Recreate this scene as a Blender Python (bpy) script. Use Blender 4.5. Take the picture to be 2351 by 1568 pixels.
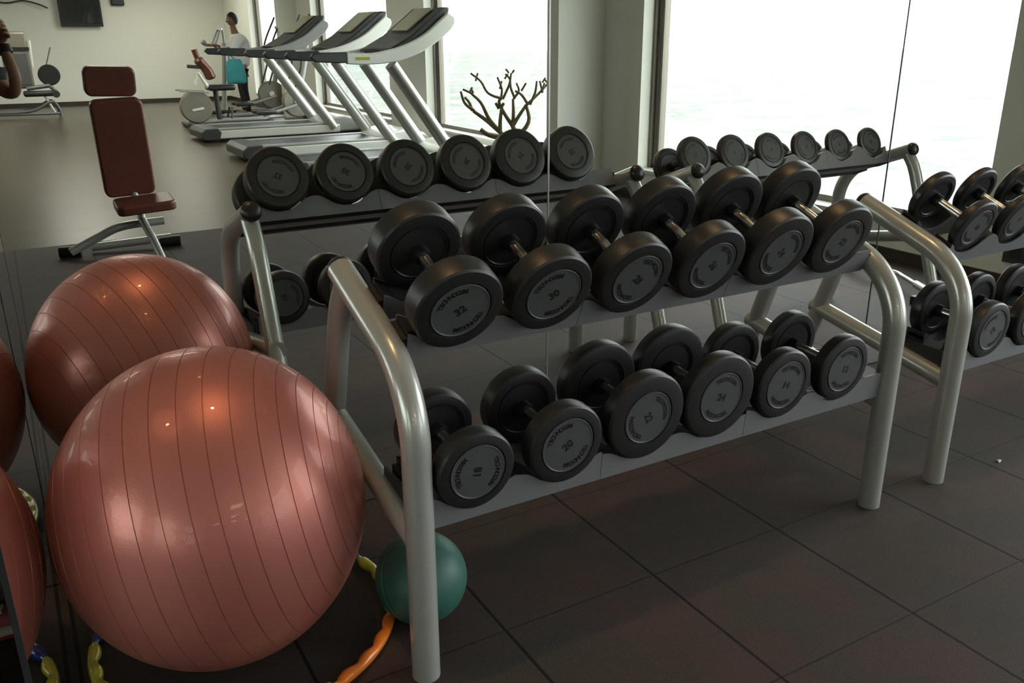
import bpy, math, random
from math import pi, sin, cos, radians as R
from mathutils import Vector as V, Matrix, Quaternion
random.seed(7)
for o in list(bpy.data.objects): bpy.data.objects.remove(o)
SC = bpy.context.scene
COL = SC.collection

# ------------------------------------------------------------------ camera
CAM_R = V((0.86602961, -0.49996188, -0.00555303))
CAM_U = V((0.17083501, 0.28544459, 0.94304655))
CAM_F = V((0.46990224, 0.81765488, -0.33261445))
CAM_P = V((0, 0, 1.5039))
cam = bpy.data.objects.new('camera_view', bpy.data.cameras.new('camera_view'))
COL.objects.link(cam)
cam.data.sensor_width = 36; cam.data.lens = 36*1996.93/2351
cam.data.clip_start = 0.02; cam.data.clip_end = 5000
cam.matrix_world = Matrix(((CAM_R.x, CAM_U.x, -CAM_F.x, 0), (CAM_R.y, CAM_U.y, -CAM_F.y, 0),
                           (CAM_R.z, CAM_U.z, -CAM_F.z, CAM_P.z), (0, 0, 0, 1)))
SC.camera = cam
# ------------------------------------------------------------------ world, exposure
W = bpy.data.worlds.new('sky'); SC.world = W; W.use_nodes = True
bg = W.node_tree.nodes['Background']
bg.inputs[0].default_value = (0.965, 0.985, 1.0, 1); bg.inputs[1].default_value = 3.4
SC.view_settings.view_transform = 'Standard'; SC.view_settings.look = 'None'
SC.view_settings.exposure = 1.15; SC.view_settings.gamma = 1.0
SC.view_settings.use_curve_mapping = False
SC.cycles.caustics_reflective = True
SC.cycles.max_bounces = 14; SC.cycles.glossy_bounces = 8; SC.cycles.diffuse_bounces = 5
SC.cycles.transparent_max_bounces = 12

M2 = 5.06            # twice the mirror plane's y; a thing seen at depth t in the mirror stands at M2 - t
YM = M2/2
XL = -0.068          # plane of the side mirror
XR = 5.25            # window wall
ZC = 3.0
def yr(t): return M2 - t

def portal(y0, y1, z0, z1, x):
    l = bpy.data.lights.new('window_portal', 'AREA'); l.shape = 'RECTANGLE'
    l.size = abs(z1-z0); l.size_y = abs(y1-y0); l.cycles.is_portal = True
    o = bpy.data.objects.new('window_portal', l); COL.objects.link(o)
    o.location = (x, (y0+y1)/2, (z0+z1)/2); o.rotation_euler = (0, R(90), 0)
    return o
WINS = [(3.2, 6.7), (7.9, 11.48), (12.8, 16.38), (18.5, 20.8)]
ZS, ZH = 0.285, 2.75
for a, b in WINS: portal(yr(a), yr(b), ZS, ZH, 5.52)

# ------------------------------------------------------------------ materials
def mat(name, col, rough=.5, metal=0, coat=0, spec=None, trans=0, emis=None, es=0, bump=None, vary=None, sheen=0):
    m = bpy.data.materials.new(name); m.use_nodes = True
    nt = m.node_tree; p = nt.nodes['Principled BSDF']
    p.inputs['Base Color'].default_value = (*col, 1); p.inputs['Roughness'].default_value = rough
    p.inputs['Metallic'].default_value = metal; p.inputs['Coat Weight'].default_value = coat
    p.inputs['Sheen Weight'].default_value = sheen
    if spec is not None: p.inputs['Specular IOR Level'].default_value = spec
    if emis: p.inputs['Emission Color'].default_value = (*emis, 1); p.inputs['Emission Strength'].default_value = es
    tc = nt.nodes.new('ShaderNodeTexCoord')
    if bump:
        n = nt.nodes.new('ShaderNodeTexNoise'); n.inputs['Scale'].default_value = bump[0]; n.inputs['Detail'].default_value = 3
        b = nt.nodes.new('ShaderNodeBump'); b.inputs['Strength'].default_value = bump[1]; b.inputs['Distance'].default_value = bump[2]
        nt.links.new(tc.outputs['Object'], n.inputs['Vector']); nt.links.new(n.outputs[0], b.inputs['Height'])
        nt.links.new(b.outputs[0], p.inputs['Normal'])
    if vary:
        n = nt.nodes.new('ShaderNodeTexNoise'); n.inputs['Scale'].default_value = vary[0]; n.inputs['Detail'].default_value = 4
        c = nt.nodes.new('ShaderNodeValToRGB')
        c.color_ramp.elements[0].position = .3; c.color_ramp.elements[1].position = .7
        c.color_ramp.elements[0].color = (*col, 1); c.color_ramp.elements[1].color = (*vary[1], 1)
        nt.links.new(tc.outputs['Object'], n.inputs['Vector']); nt.links.new(n.outputs[0], c.inputs[0])
        nt.links.new(c.outputs[0], p.inputs['Base Color'])
    return m
MT = {}
MT['wall'] = mat('wall_paint', (.76, .765, .69), .75, bump=(60, .05, .01))
MT['ceiling'] = mat('ceiling_paint', (.75, .74, .66), .8, bump=(40, .05, .01))
MT['base'] = mat('dark_baseboard', (.035, .024, .018), .4, vary=(8, (.05, .034, .025)))
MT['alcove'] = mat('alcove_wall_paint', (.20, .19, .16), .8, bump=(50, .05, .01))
MT['rubber'] = mat('black_rubber', (.014, .0145, .015), .42, bump=(250, .08, .002), vary=(6, (.018, .018, .018)))
MT['rubber2'] = mat('matt_black_rubber', (.012, .012, .013), .55, bump=(180, .1, .002))
MT['plate'] = mat('grey_urethane', (.062, .067, .068), .5, bump=(300, .05, .001), vary=(9, (.07, .075, .075)))
MT['ink'] = mat('black_print', (.006, .006, .007), .5, bump=(200, .03, .001))
MT['chrome'] = mat('brushed_chrome', (.62, .60, .56), .22, 1.0, bump=(400, .04, .001))
MT['silver'] = mat('silver_paint', (.43, .445, .415), .30, .3, coat=.4, bump=(500, .04, .001))
MT['tray'] = mat('grey_sheet_metal', (.18, .185, .20), .45, .1, bump=(300, .04, .001))
MT['white'] = mat('white_shell', (.72, .73, .68), .35, .1, coat=.3, bump=(90, .02, .002))
MT['lgrey'] = mat('light_grey_shell', (.33, .34, .33), .4, .2, bump=(90, .02, .002))
MT['dgrey'] = mat('dark_grey_plastic', (.035, .038, .04), .4, bump=(120, .05, .002))
MT['black'] = mat('black_plastic', (.012, .012, .013), .4, bump=(120, .05, .002))
MT['screen'] = mat('console_screen', (.30, .27, .17), .2, coat=.5, vary=(5, (.33, .29, .19)))
MT['olive'] = mat('flywheel_shell', (.20, .19, .15), .4, .2, vary=(7, (.22, .21, .165)))
MT['steel'] = mat('weathered_steel', (.13, .135, .13), .35, .4, bump=(90, .03, .002))
MT['logo'] = mat('yellow_badge', (.55, .47, .03), .5, vary=(20, (.5, .42, .03)))
MT['leather'] = mat('brown_red_upholstery', (.135, .038, .024), .42, coat=.15, bump=(120, .12, .003), vary=(7, (.155, .045, .028)))
MT['tv'] = mat('television_glass', (.008, .009, .010), .15, coat=.5, vary=(3, (.012, .013, .014)))
MT['ballgreen'] = mat('teal_rubber', (.032, .125, .10), .5, bump=(220, .2, .002), vary=(9, (.04, .14, .112)))
MT['orange'] = mat('orange_plastic', (.85, .20, .012), .3, coat=.3, vary=(12, (.9, .23, .015)))
MT['yellow'] = mat('yellow_plastic', (.62, .55, .035), .32, coat=.3, vary=(12, (.66, .6, .04)))
MT['blue'] = mat('blue_plastic', (.02, .035, .22), .3, coat=.3, vary=(12, (.025, .04, .26)))
MT['skin'] = mat('brown_skin', (.21, .105, .062), .55, vary=(14, (.24, .125, .078)))
MT['hair'] = mat('black_hair', (.008, .007, .007), .6, bump=(60, .4, .01))
MT['shirt'] = mat('white_shirt_cloth', (.74, .73, .74), .85, bump=(25, .3, .02))
MT['trouser'] = mat('black_trouser_cloth', (.016, .015, .019), .85, bump=(25, .3, .02))
MT['tshirt'] = mat('charcoal_tshirt_cloth', (.02, .02, .022), .9, bump=(25, .3, .02))
MT['bag'] = mat('turquoise_bag_cloth', (.045, .30, .33), .8, bump=(12, .5, .03), vary=(5, (.06, .36, .38)))
MT['bark'] = mat('branch_bark', (.20, .17, .085), .8, bump=(60, .4, .006), vary=(12, (.24, .21, .12)))
MT['pot'] = mat('dark_clay', (.06, .05, .045), .7, bump=(40, .2, .004))
MT['alu'] = mat('bronze_window_frame', (.20, .18, .15), .4, .5, vary=(4, (.22, .2, .165)))
MT['pink'] = mat('pink_mesh_fabric', (.42, .10, .11), .8, bump=(200, .3, .002))
MT['midsole'] = mat('white_foam_sole', (.5, .48, .44), .7, bump=(80, .1, .002))
MT['redsole'] = mat('red_outsole', (.3, .02, .02), .6, bump=(80, .1, .002))
MT['paper'] = mat('white_paper', (.7, .7, .68), .8, bump=(80, .2, .004))
MT['edge'] = mat('mirror_edge', (.10, .12, .11), .3, .4, vary=(3, (.13, .15, .14)))
MT['lamp'] = mat('warm_lamp_lens', (.9, .6, .3), .3, emis=(1.0, .56, .20), es=110)
MT['chromering'] = mat('lamp_ring', (.6, .6, .58), .3, .8, bump=(90, .02, .002))
MT['joint'] = mat('joint_glint_strip', (.60, .61, .60), .3, .6, bump=(90, .02, .001))  # pale tone stands in for the window's reflection along the mirror joint
MT['soil'] = mat('potting_soil', (.03, .022, .015), .95, bump=(60, .6, .01))
# mirror glass
m = bpy.data.materials.new('mirror_glass'); m.use_nodes = True; p = m.node_tree.nodes['Principled BSDF']
p.inputs['Base Color'].default_value = (.86, .885, .85, 1); p.inputs['Metallic'].default_value = 1; p.inputs['Roughness'].default_value = 0.0
MT['mirror'] = m
# window glass: clear with a faint reflection
m = bpy.data.materials.new('window_glass'); m.use_nodes = True; nt = m.node_tree
nt.nodes.remove(nt.nodes['Principled BSDF']); out = nt.nodes['Material Output']
tr = nt.nodes.new('ShaderNodeBsdfTransparent'); tr.inputs[0].default_value = (.95, .97, .96, 1)
gl = nt.nodes.new('ShaderNodeBsdfGlossy'); gl.inputs['Roughness'].default_value = 0.02
fr = nt.nodes.new('ShaderNodeLayerWeight'); fr.inputs[0].default_value = .12
mx = nt.nodes.new('ShaderNodeMixShader')
nt.links.new(fr.outputs['Facing'], mx.inputs[0]); nt.links.new(tr.outputs[0], mx.inputs[1]); nt.links.new(gl.outputs[0], mx.inputs[2])
nt.links.new(mx.outputs[0], out.inputs[0]); MT['glass'] = m
# pearly exercise-ball vinyl
m = mat('pearl_vinyl', (.43, .142, .112), .42, .45, coat=.15, bump=(300, .22, .0012), vary=(3.0, (.47, .165, .13)))
MT['ball'] = m
# rubber floor tiles, 0.5 m, open joints along y, tight joints along x
def mnode(nt, op, a, b=None, c=None):
    n = nt.nodes.new('ShaderNodeMath'); n.operation = op
    for i, x in enumerate((a, b, c)):
        if x is None: continue
        if isinstance(x, (int, float)): n.inputs[i].default_value = x
        else: nt.links.new(x, n.inputs[i])
    return n.outputs[0]
def mixc(nt, f, a, b, bt='MIX'):
    n = nt.nodes.new('ShaderNodeMix'); n.data_type = 'RGBA'; n.blend_type = bt
    for k, x in ((0, f), (6, a), (7, b)):
        if isinstance(x, (int, float)): n.inputs[k].default_value = x
        elif isinstance(x, tuple): n.inputs[k].default_value = (*x, 1)
        else: nt.links.new(x, n.inputs[k])
    return n.outputs[2]
def noise(nt, vec, scale, detail=4, rough=.55):
    n = nt.nodes.new('ShaderNodeTexNoise'); n.inputs['Scale'].default_value = scale
    n.inputs['Detail'].default_value = detail; n.inputs['Roughness'].default_value = rough
    nt.links.new(vec, n.inputs['Vector']); return n.outputs[0]
def ramp(nt, x, a, b):
    n = nt.nodes.new('ShaderNodeMapRange'); n.inputs[1].default_value = a; n.inputs[2].default_value = b
    nt.links.new(x, n.inputs[0]); return n.outputs[0]
m = bpy.data.materials.new('rubber_floor_tiles'); m.use_nodes = True; nt = m.node_tree; p = nt.nodes['Principled BSDF']
g = nt.nodes.new('ShaderNodeNewGeometry'); sx = nt.nodes.new('ShaderNodeSeparateXYZ'); nt.links.new(g.outputs['Position'], sx.inputs[0])
wob = mnode(nt, 'MULTIPLY', mnode(nt, 'SUBTRACT', noise(nt, g.outputs['Position'], 1.3, 1), .5), .006)
px = mnode(nt, 'ADD', sx.outputs[0], wob); py = mnode(nt, 'ADD', sx.outputs[1], wob)
dx = mnode(nt, 'ABSOLUTE', mnode(nt, 'SUBTRACT', mnode(nt, 'FRACT', mnode(nt, 'DIVIDE', mnode(nt, 'SUBTRACT', px, .4466-.25+50*-.5), .5)), .5))
dy = mnode(nt, 'ABSOLUTE', mnode(nt, 'SUBTRACT', mnode(nt, 'FRACT', mnode(nt, 'DIVIDE', mnode(nt, 'SUBTRACT', py, .191-.25+50*-.5), .5)), .5))
# distances from the joint in metres
gx = mnode(nt, 'MULTIPLY', dx, .5); gy = mnode(nt, 'MULTIPLY', dy, .5)
jx = ramp(nt, gx, .0058, .0042); jy = ramp(nt, gy, .0036, .0020)
big = noise(nt, g.outputs['Position'], 2.6, 5, .6); sp = noise(nt, g.outputs['Position'], 260, 2)
c1 = mixc(nt, ramp(nt, big, .42, .62), (.036, .031, .026), (.052, .030, .027))
c2 = mixc(nt, ramp(nt, sp, .58, .74), c1, (.10, .085, .075))
c3 = mixc(nt, mnode(nt, 'MULTIPLY', jy, .85), c2, (.010, .008, .008))
c4 = mixc(nt, jx, c3, (.0015, .001, .001))
nt.links.new(c4, p.inputs['Base Color']); p.inputs['Roughness'].default_value = .72; p.inputs['Specular IOR Level'].default_value = .36
bp = nt.nodes.new('ShaderNodeBump'); bp.inputs['Strength'].default_value = .5; bp.inputs['Distance'].default_value = .004
h = mnode(nt, 'SUBTRACT', mnode(nt, 'MULTIPLY', sp, .35), mnode(nt, 'ADD', jx, mnode(nt, 'MULTIPLY', jy, .5)))
nt.links.new(h, bp.inputs['Height']); nt.links.new(bp.outputs[0], p.inputs['Normal'])
MT['tiles'] = m
# wood floor: planks along x
m = bpy.data.materials.new('wood_floor'); m.use_nodes = True; nt = m.node_tree; p = nt.nodes['Principled BSDF']
g = nt.nodes.new('ShaderNodeNewGeometry'); mp = nt.nodes.new('ShaderNodeMapping'); nt.links.new(g.outputs['Position'], mp.inputs[0])
mp.inputs['Scale'].default_value = (.6, 9, 1)
bt = nt.nodes.new('ShaderNodeTexBrick'); nt.links.new(g.outputs['Position'], bt.inputs[0])
bt.inputs['Scale'].default_value = 1; bt.inputs['Brick Width'].default_value = 1.2; bt.inputs['Row Height'].default_value = .13
bt.inputs['Mortar Size'].default_value = .0025; bt.inputs['Color1'].default_value = (.078, .060, .034, 1); bt.inputs['Color2'].default_value = (.056, .043, .024, 1)
bt.inputs['Mortar'].default_value = (.03, .022, .014, 1)
gr = noise(nt, mp.outputs[0], 4, 5)
nt.links.new(mixc(nt, mnode(nt, 'MULTIPLY', gr, .6), bt.outputs[0], (.045, .034, .02)), p.inputs['Base Color'])
p.inputs['Roughness'].default_value = .30; p.inputs['Specular IOR Level'].default_value = .38
MT['wood'] = m
# far ground outside
m = bpy.data.materials.new('hazy_land'); m.use_nodes = True; nt = m.node_tree; p = nt.nodes['Principled BSDF']
g = nt.nodes.new('ShaderNodeNewGeometry')
a = noise(nt, g.outputs['Position'], .02, 6, .7); b = noise(nt, g.outputs['Position'], .11, 3, .6)
cc = mixc(nt, ramp(nt, a, .40, .62), (.25, .245, .228), (.165, .185, .168))
nt.links.new(mixc(nt, ramp(nt, b, .5, .66), cc, (.275, .275, .28)), p.inputs['Base Color']); p.inputs['Roughness'].default_value = 1
p.inputs['Specular IOR Level'].default_value = 0
MT['land'] = m

# ------------------------------------------------------------------ mesh helpers
I4 = Matrix.Identity(4)
def T(x, y=0, z=0): return Matrix.Translation((x, y, z))
def RX(a): return Matrix.Rotation(a, 4, 'X')
def RY(a): return Matrix.Rotation(a, 4, 'Y')
def RZ(a): return Matrix.Rotation(a, 4, 'Z')
class MB:
    def __init__(s): s.v = []; s.f = []
    def add(s, vs, fs, mx=I4):
        n = len(s.v); s.v += [tuple(mx @ V(q)) for q in vs]; s.f += [tuple(i+n for i in f) for f in fs]; return s
    def box(s, c, d, mx=I4):
        x, y, z = c; a, b, h = d[0]/2, d[1]/2, d[2]/2
        vs = [(x+i*a, y+j*b, z+k*h) for i in (-1, 1) for j in (-1, 1) for k in (-1, 1)]
        return s.add(vs, [(0, 1, 3, 2), (4, 6, 7, 5), (0, 4, 5, 1), (2, 3, 7, 6), (0, 2, 6, 4), (1, 5, 7, 3)], mx)
    def bb(s, x0, x1, y0, y1, z0, z1, mx=I4):
        return s.box(((x0+x1)/2, (y0+y1)/2, (z0+z1)/2), (abs(x1-x0), abs(y1-y0), abs(z1-z0)), mx)
    def tube(s, path, r, n=16, caps=True, closed=False, mx=I4, sy=1.0):
        P = [V(q) for q in path]; N = len(P)
        rr = r if isinstance(r, (list, tuple)) else [r]*N
        ts = []
        for i in range(N):
            a = P[(i-1) % N] if (closed or i > 0) else P[i]; b = P[(i+1) % N] if (closed or i < N-1) else P[i]
            ts.append((b-a).normalized())
        up = V((0, 0, 1)) if abs(ts[0].z) < .9 else V((1, 0, 0))
        nrm = (up - ts[0]*up.dot(ts[0])).normalized(); vs = []; fs = []
        for i in range(N):
            if i: nrm = (nrm - ts[i]*nrm.dot(ts[i])).normalized()
            bn = ts[i].cross(nrm)
            for k in range(n):
                a = 2*pi*k/n; vs.append(P[i] + (nrm*cos(a) + bn*sin(a)*sy)*rr[i])
        rng = N if closed else N-1
        for i in range(rng):
            j = (i+1) % N
            for k in range(n): fs.append((i*n+k, i*n+(k+1) % n, j*n+(k+1) % n, j*n+k))
        if caps and not closed: fs.append(tuple(range(n-1, -1, -1))); fs.append(tuple(range((N-1)*n, N*n)))
        return s.add(vs, fs, mx)
    def lathe(s, prof, n=48, mx=I4, sx=1, sy=1):   # profile of (r, z), about z
        vs = []; fs = []; idx = []
        for r, z in prof:
            if r < 1e-6: idx.append([len(vs)]); vs.append((0, 0, z))
            else:
                idx.append(list(range(len(vs), len(vs)+n)))
                vs += [(r*cos(2*pi*k/n)*sx, r*sin(2*pi*k/n)*sy, z) for k in range(n)]
        for a, b in zip(idx, idx[1:]):
            for k in range(n):
                q = (k+1) % n
                if len(a) == 1 and len(b) == 1: continue
                if len(a) == 1: fs.append((a[0], b[q], b[k]))
                elif len(b) == 1: fs.append((a[k], a[q], b[0]))
                else: fs.append((a[k], a[q], b[q], b[k]))
        return s.add(vs, fs, mx)
    def prism(s, poly, d0, d1, mx=I4):  # polygon in local x,z extruded in y
        n = len(poly); vs = [(x, d0, z) for x, z in poly] + [(x, d1, z) for x, z in poly]
        fs = [tuple(range(n)), tuple(range(2*n-1, n-1, -1))] + [(i, (i+1) % n + 0, (i+1) % n + n, i+n) for i in range(n)]
        fs = fs[:2] + [tuple(reversed(f)) for f in fs[2:]]
        return s.add(vs, fs, mx)
    def mesh(s, name, m, ang=35):
        me = bpy.data.meshes.new(name); me.from_pydata(s.v, [], s.f); me.validate(); me.update()
        import bmesh
        b = bmesh.new(); b.from_mesh(me); bmesh.ops.recalc_face_normals(b, faces=b.faces); b.to_mesh(me); b.free()
        me.shade_smooth(); me.set_sharp_from_angle(angle=R(ang)); me.materials.append(MT[m]); return me
    def build(s, name, m, parent=None, ang=35, bevel=0, seg=2, world=True):
        o = bpy.data.objects.new(name, s.mesh(name, m, ang)); COL.objects.link(o)
        if parent is not None:
            o.parent = parent
            if world: o.matrix_parent_inverse = WM(parent).inverted()
        if bevel:
            b = o.modifiers.new('bevel', 'BEVEL'); b.width = bevel; b.segments = seg; b.limit_method = 'ANGLE'; b.angle_limit = R(40)
        return o
def WM(o):
    m = o.matrix_local if o.parent is None else WM(o.parent) @ o.matrix_parent_inverse @ o.matrix_basis
    if o.parent is None: m = o.matrix_basis
    return m
def tag(o, label=None, cat=None, group=None, kind=None):
    if label: o['label'] = label
    if cat: o['category'] = cat
    if group: o['group'] = group
    if kind: o['kind'] = kind
    return o
def thing(name, loc, label, cat, group=None, rz=0):
    o = bpy.data.objects.new(name, None); COL.objects.link(o); o.empty_display_size = .1
    o.location = loc; o.rotation_euler = (0, 0, rz); return tag(o, label, cat, group)
def struct(mb, name, m, **k):
    o = mb.build(name, m, **k); o['kind'] = 'structure'; return o
def smooth(pts, n=8):   # Catmull-Rom
    P = [V(p) for p in pts]; P = [P[0]*2-P[1]] + P + [P[-1]*2-P[-2]]; out = []
    for i in range(1, len(P)-2):
        a, b, c, d = P[i-1:i+3]
        for k in range(n):
            t = k/n; out.append(.5*((2*b)+(c-a)*t+(2*a-5*b+4*c-d)*t*t+(3*b-a-3*c+d)*t**3))
    out.append(P[-2]); return out
def copy_tree(o, parent=None):
    c = o.copy(); COL.objects.link(c)
    if parent is not None: c.parent = parent
    for ch in list(o.children): copy_tree(ch, c)
    return c
_txt = {}
def text_geo(s, size):
    key = (s, size)
    if key in _txt: return _txt[key]
    cu = bpy.data.curves.new('t', 'FONT'); cu.body = s; cu.size = size; cu.extrude = .0004; cu.align_x = 'CENTER'; cu.align_y = 'CENTER'
    cu.offset = size*.035; cu.resolution_u = 3
    ob = bpy.data.objects.new('t', cu); COL.objects.link(ob)
    dg = bpy.context.evaluated_depsgraph_get(); me = ob.evaluated_get(dg).to_mesh()
    r = ([tuple(v.co) for v in me.vertices], [tuple(p.vertices) for p in me.polygons])
    ob.evaluated_get(dg).to_mesh_clear(); bpy.data.objects.remove(ob); bpy.data.curves.remove(cu)
    _txt[key] = r; return r

# ------------------------------------------------------------------ room
YF = yr(23.3)            # far wall
XW = -5.0
YRUB = yr(7.39)          # where rubber tiles end and wood begins
struct(MB().bb(XW, XR, YRUB, YM+.15, -.1, 0), 'floor', 'tiles')
struct(MB().bb(XW, XR, YF, YRUB, -.1, 0), 'floor_wood', 'wood')
struct(MB().bb(XW-.1, XR+.25, YF-.1, YM+.2, ZC, ZC+.15), 'ceiling', 'ceiling')
struct(MB().bb(XL, XR, YM+.012, YM+.15, 0, ZC), 'wall_front', 'wall')
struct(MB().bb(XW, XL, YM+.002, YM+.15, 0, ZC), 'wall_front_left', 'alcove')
struct(MB().bb(XW-.1, XW, YF, YM+.15, -.1, ZC), 'wall_left', 'wall')
struct(MB().bb(XW, XR+.25, YF-.1, YF, -.1, ZC), 'wall_back', 'wall')
struct(MB().bb(XW, XR, YF, YF+.015, 0, .09), 'baseboard_back', 'base')
w = MB()
w.bb(XR, XR+.25, YF, YM+.15, -.1, ZS); w.bb(XR, XR+.25, YF, YM+.15, ZH, ZC)
edges = [2.3] + [e for a in WINS for e in a] + [23.3]
for i in range(0, len(edges), 2):
    y1, y0 = yr(edges[i]), yr(edges[i+1])
    if i == 0: y1 = YM+.15
    w.bb(XR, XR+.25, y0, y1, ZS, ZH)
struct(w, 'wall_right', 'wall')
struct(MB().bb(XR-.014, XR, YF, YM, 0, .085), 'baseboard_right', 'base')
struct(MB().bb(4.72, XR-.001, yr(7.5), yr(7.3), 0, ZC), 'trim_1', 'wall')
struct(MB().bb(4.93, XR-.001, yr(17.55), yr(17.3), 0, ZC), 'trim_2', 'wall')
for i, (a, b) in enumerate(WINS):
    y1, y0 = yr(a), yr(b); f = MB(); x0, x1 = 5.40, 5.45; fw = .06
    f.bb(x0, x1, y0, y0+fw, ZS, ZH); f.bb(x0, x1, y1-fw, y1, ZS, ZH)
    f.bb(x0, x1, y0, y1, ZS, ZS+.05); f.bb(x0, x1, y0, y1, ZH-.05, ZH)
    f.bb(x0-.03, x0, y0+.0, y0+.03, ZS, ZH); f.bb(x0+.012, x1+.03, y0+.075, y0+.10, ZS+.05, ZH-.05)
    o = struct(f, 'window_%d' % (i+1), 'alu')
    MB().bb(5.424, 5.430, y0+.04, y1-.04, ZS+.03, ZH-.03).build('window_pane', 'glass', o)
    MB().bb(XR-.02, 5.40, y0, y1, ZS-.03, ZS+.004).build('window_sill', 'white', o, bevel=.004)
# land far below the windows
struct(MB().bb(6, 3000, -3000, 3000, -60.2, -60), 'ground_outside', 'land')

# mirrors
edge_x = [XL+.0, 1.601, 3.370, XR]
labs = ['tall frameless wall mirror panel behind the pink exercise balls, leftmost on the long wall',
        'tall frameless wall mirror panel in the middle of the long wall behind the first rack',
        'tall frameless wall mirror panel at the window end behind the second rack']
for k in range(3):
    mm = MB().bb(edge_x[k]+.0013, edge_x[k+1]-.0013, YM, YM+.006, .004, 2.92)
    o = mm.build('wall_mirror', 'mirror'); tag(o, labs[k], 'mirror', 'mirror panels on the long wall')
    MB().bb(edge_x[k]+.0013, edge_x[k+1]-.0013, YM+.006, YM+.011, .004, 2.92).build('backing', 'edge', o)
for xs_, wd, nm in ((1.601, .0026, 'joint'), (3.370, .0016, 'edge')):
    q = MB().bb(xs_-wd, xs_+wd, YM-.003, YM+.004, .004, 2.92).build('mirror_joint_strip', nm)
    tag(q, 'thin pale strip added for the window glint between the left and middle mirror panels' if nm == 'joint' else 'thin dark strip covering the joint between the middle and window-end mirror panels', 'trim strip')
o = MB().bb(XL-.003, XL, .885, YM-.001, .003, 2.92).build('side_mirror', 'mirror')
tag(o, 'narrow side mirror standing at the left edge against the big exercise ball', 'mirror')
MB().bb(XL-.0055, XL-.003, .885, YM-.001, .003, 2.92).build('backing', 'edge', o)
MB().bb(XL-.0055, XL+.0008, .882, .885, .003, 2.92).build('edge_strip', 'dgrey', o)

# downlights
for i, (x, y, where) in enumerate([(.55, 1.78, 'over the exercise ball'), (2.25, 1.80, 'over the middle of the racks'), (3.95, 1.80, 'near the window')]):
    t = thing('ceiling_downlight', (x, y, ZC), 'short black can downlight with warm lamp on the ceiling '+where, 'light', 'can downlights above the racks')
    MB().lathe([(.042, -.085), (.050, -.085), (.050, 0), (0, 0), (0, -.006), (.042, -.006), (.042, -.085)], 32, T(x, y, ZC)).build('can', 'black', t)
    MB().lathe([(0, -.012), (.032, -.012), (.032, -.006), (0, -.006)], 32, T(x, y, ZC)).build('lens', 'lamp', t)
    l = bpy.data.lights.new('downlight_bulb', 'SPOT'); l.energy = 13; l.color = (1, .62, .30); l.spot_size = R(60); l.spot_blend = .7; l.shadow_soft_size = .045
    lo = bpy.data.objects.new('downlight_bulb', l); COL.objects.link(lo); lo.location = (0, 0, -.09); lo.parent = t

# unseen fill-light panels, added to brighten the cardio area
for i, (x, t_) in enumerate([(1.2, 11.0), (1.2, 15.0), (1.2, 19.0), (3.6, 21.0), (-2.2, 13.0), (-2.2, 18.0)]):
    y = yr(t_)
    t = thing('fill_panel_light', (x, y, ZC), 'square unseen fill-light panel added over the wooden floor, '+['nearest the mirrors', 'above the treadmills', 'in front of the television', 'in the far window corner', 'nearer one on the left', 'farther one on the left'][i], 'light', 'added fill-light panels over the wooden floor')
    b = MB(); b.bb(x-.6, x+.6, y-.6, y-.57, ZC-.02, ZC-.001).bb(x-.6, x+.6, y+.57, y+.6, ZC-.02, ZC-.001).bb(x-.6, x-.57, y-.57, y+.57, ZC-.02, ZC-.001).bb(x+.57, x+.6, y-.57, y+.57, ZC-.02, ZC-.001)
    b.build('frame', 'white', t)
    l = bpy.data.lights.new('fill_lamp', 'AREA'); l.shape = 'SQUARE'; l.size = 1.15; l.energy = 27; l.color = (1, .95, .84)
    lo = bpy.data.objects.new('fill_lamp', l); COL.objects.link(lo); lo.location = (0, 0, -.012); lo.parent = t

# ------------------------------------------------------------------ dumbbells
GAP = .162
_heads = {}
def head_meshes(Rd, t, num):
    key = (Rd, t)
    if key not in _heads:
        rp = min(.074, Rd*.70)
        # outer face at z = t, inner face at z = 0 (axis z)
        pr = [(0, .004), (rp-.004, .004), (rp-.002, .001), (rp, 0.0005), (rp+.001, .0035), (rp+.0035, .0035), (rp+.005, 0), (Rd-.016, .0), (Rd-.006, .002), (Rd-.001, .0065), (Rd, .012),
              (Rd, t-.012), (Rd-.001, t-.0065), (Rd-.006, t-.002), (Rd-.016, t), (rp+.0045, t+.0005), (rp+.003, t-.003), (rp+.0005, t-.003), (0, t-.003)]
        hd = MB().lathe(pr, 72).mesh('head', 'rubber', 30)
        fp = MB().lathe([(0, t-.003), (rp, t-.003), (rp, t-.0005), (rp-.001, t+.001), (rp-.003, t+.001), (rp-.0045, t-.0004), (0, t-.0004)], 72).mesh('face_plate', 'plate', 30)
        _heads[key] = (hd, fp, rp)
    hd, fp, rp = _heads[key]
    kt = ('txt', Rd, t, num)
    if kt not in _heads:
        word = 'TECHNOGYM'; sz = rp*.235; rad = rp*.74; arcs = []
        for top in (0, 1):
            tx = MB()
            for i, ch in enumerate(word):
                a = (i-4)*(.168)*(-1)
                vs, fs = text_geo(ch, sz)
                mx = RZ(a + (pi if top else 0)) @ T(0, rad, t-.0002)
                if top: mx = RZ(pi+a) @ T(0, rad, t-.0002)
                tx.add(vs, fs, mx)
            arcs.append(tx.mesh('lettering', 'ink', 30))
        vs, fs = text_geo(num, rp*.40); tx = MB()
        tx.add(vs, fs, T(0, 0, t-.0002))
        _heads[kt] = arcs + [tx.mesh('number', 'ink', 30)]
    return hd, fp, _heads[kt]
def link(me, name, parent, mx=I4):
    o = bpy.data.objects.new(name, me); COL.objects.link(o); o.parent = parent; o.matrix_basis = mx; return o
_handle = {}
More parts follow.
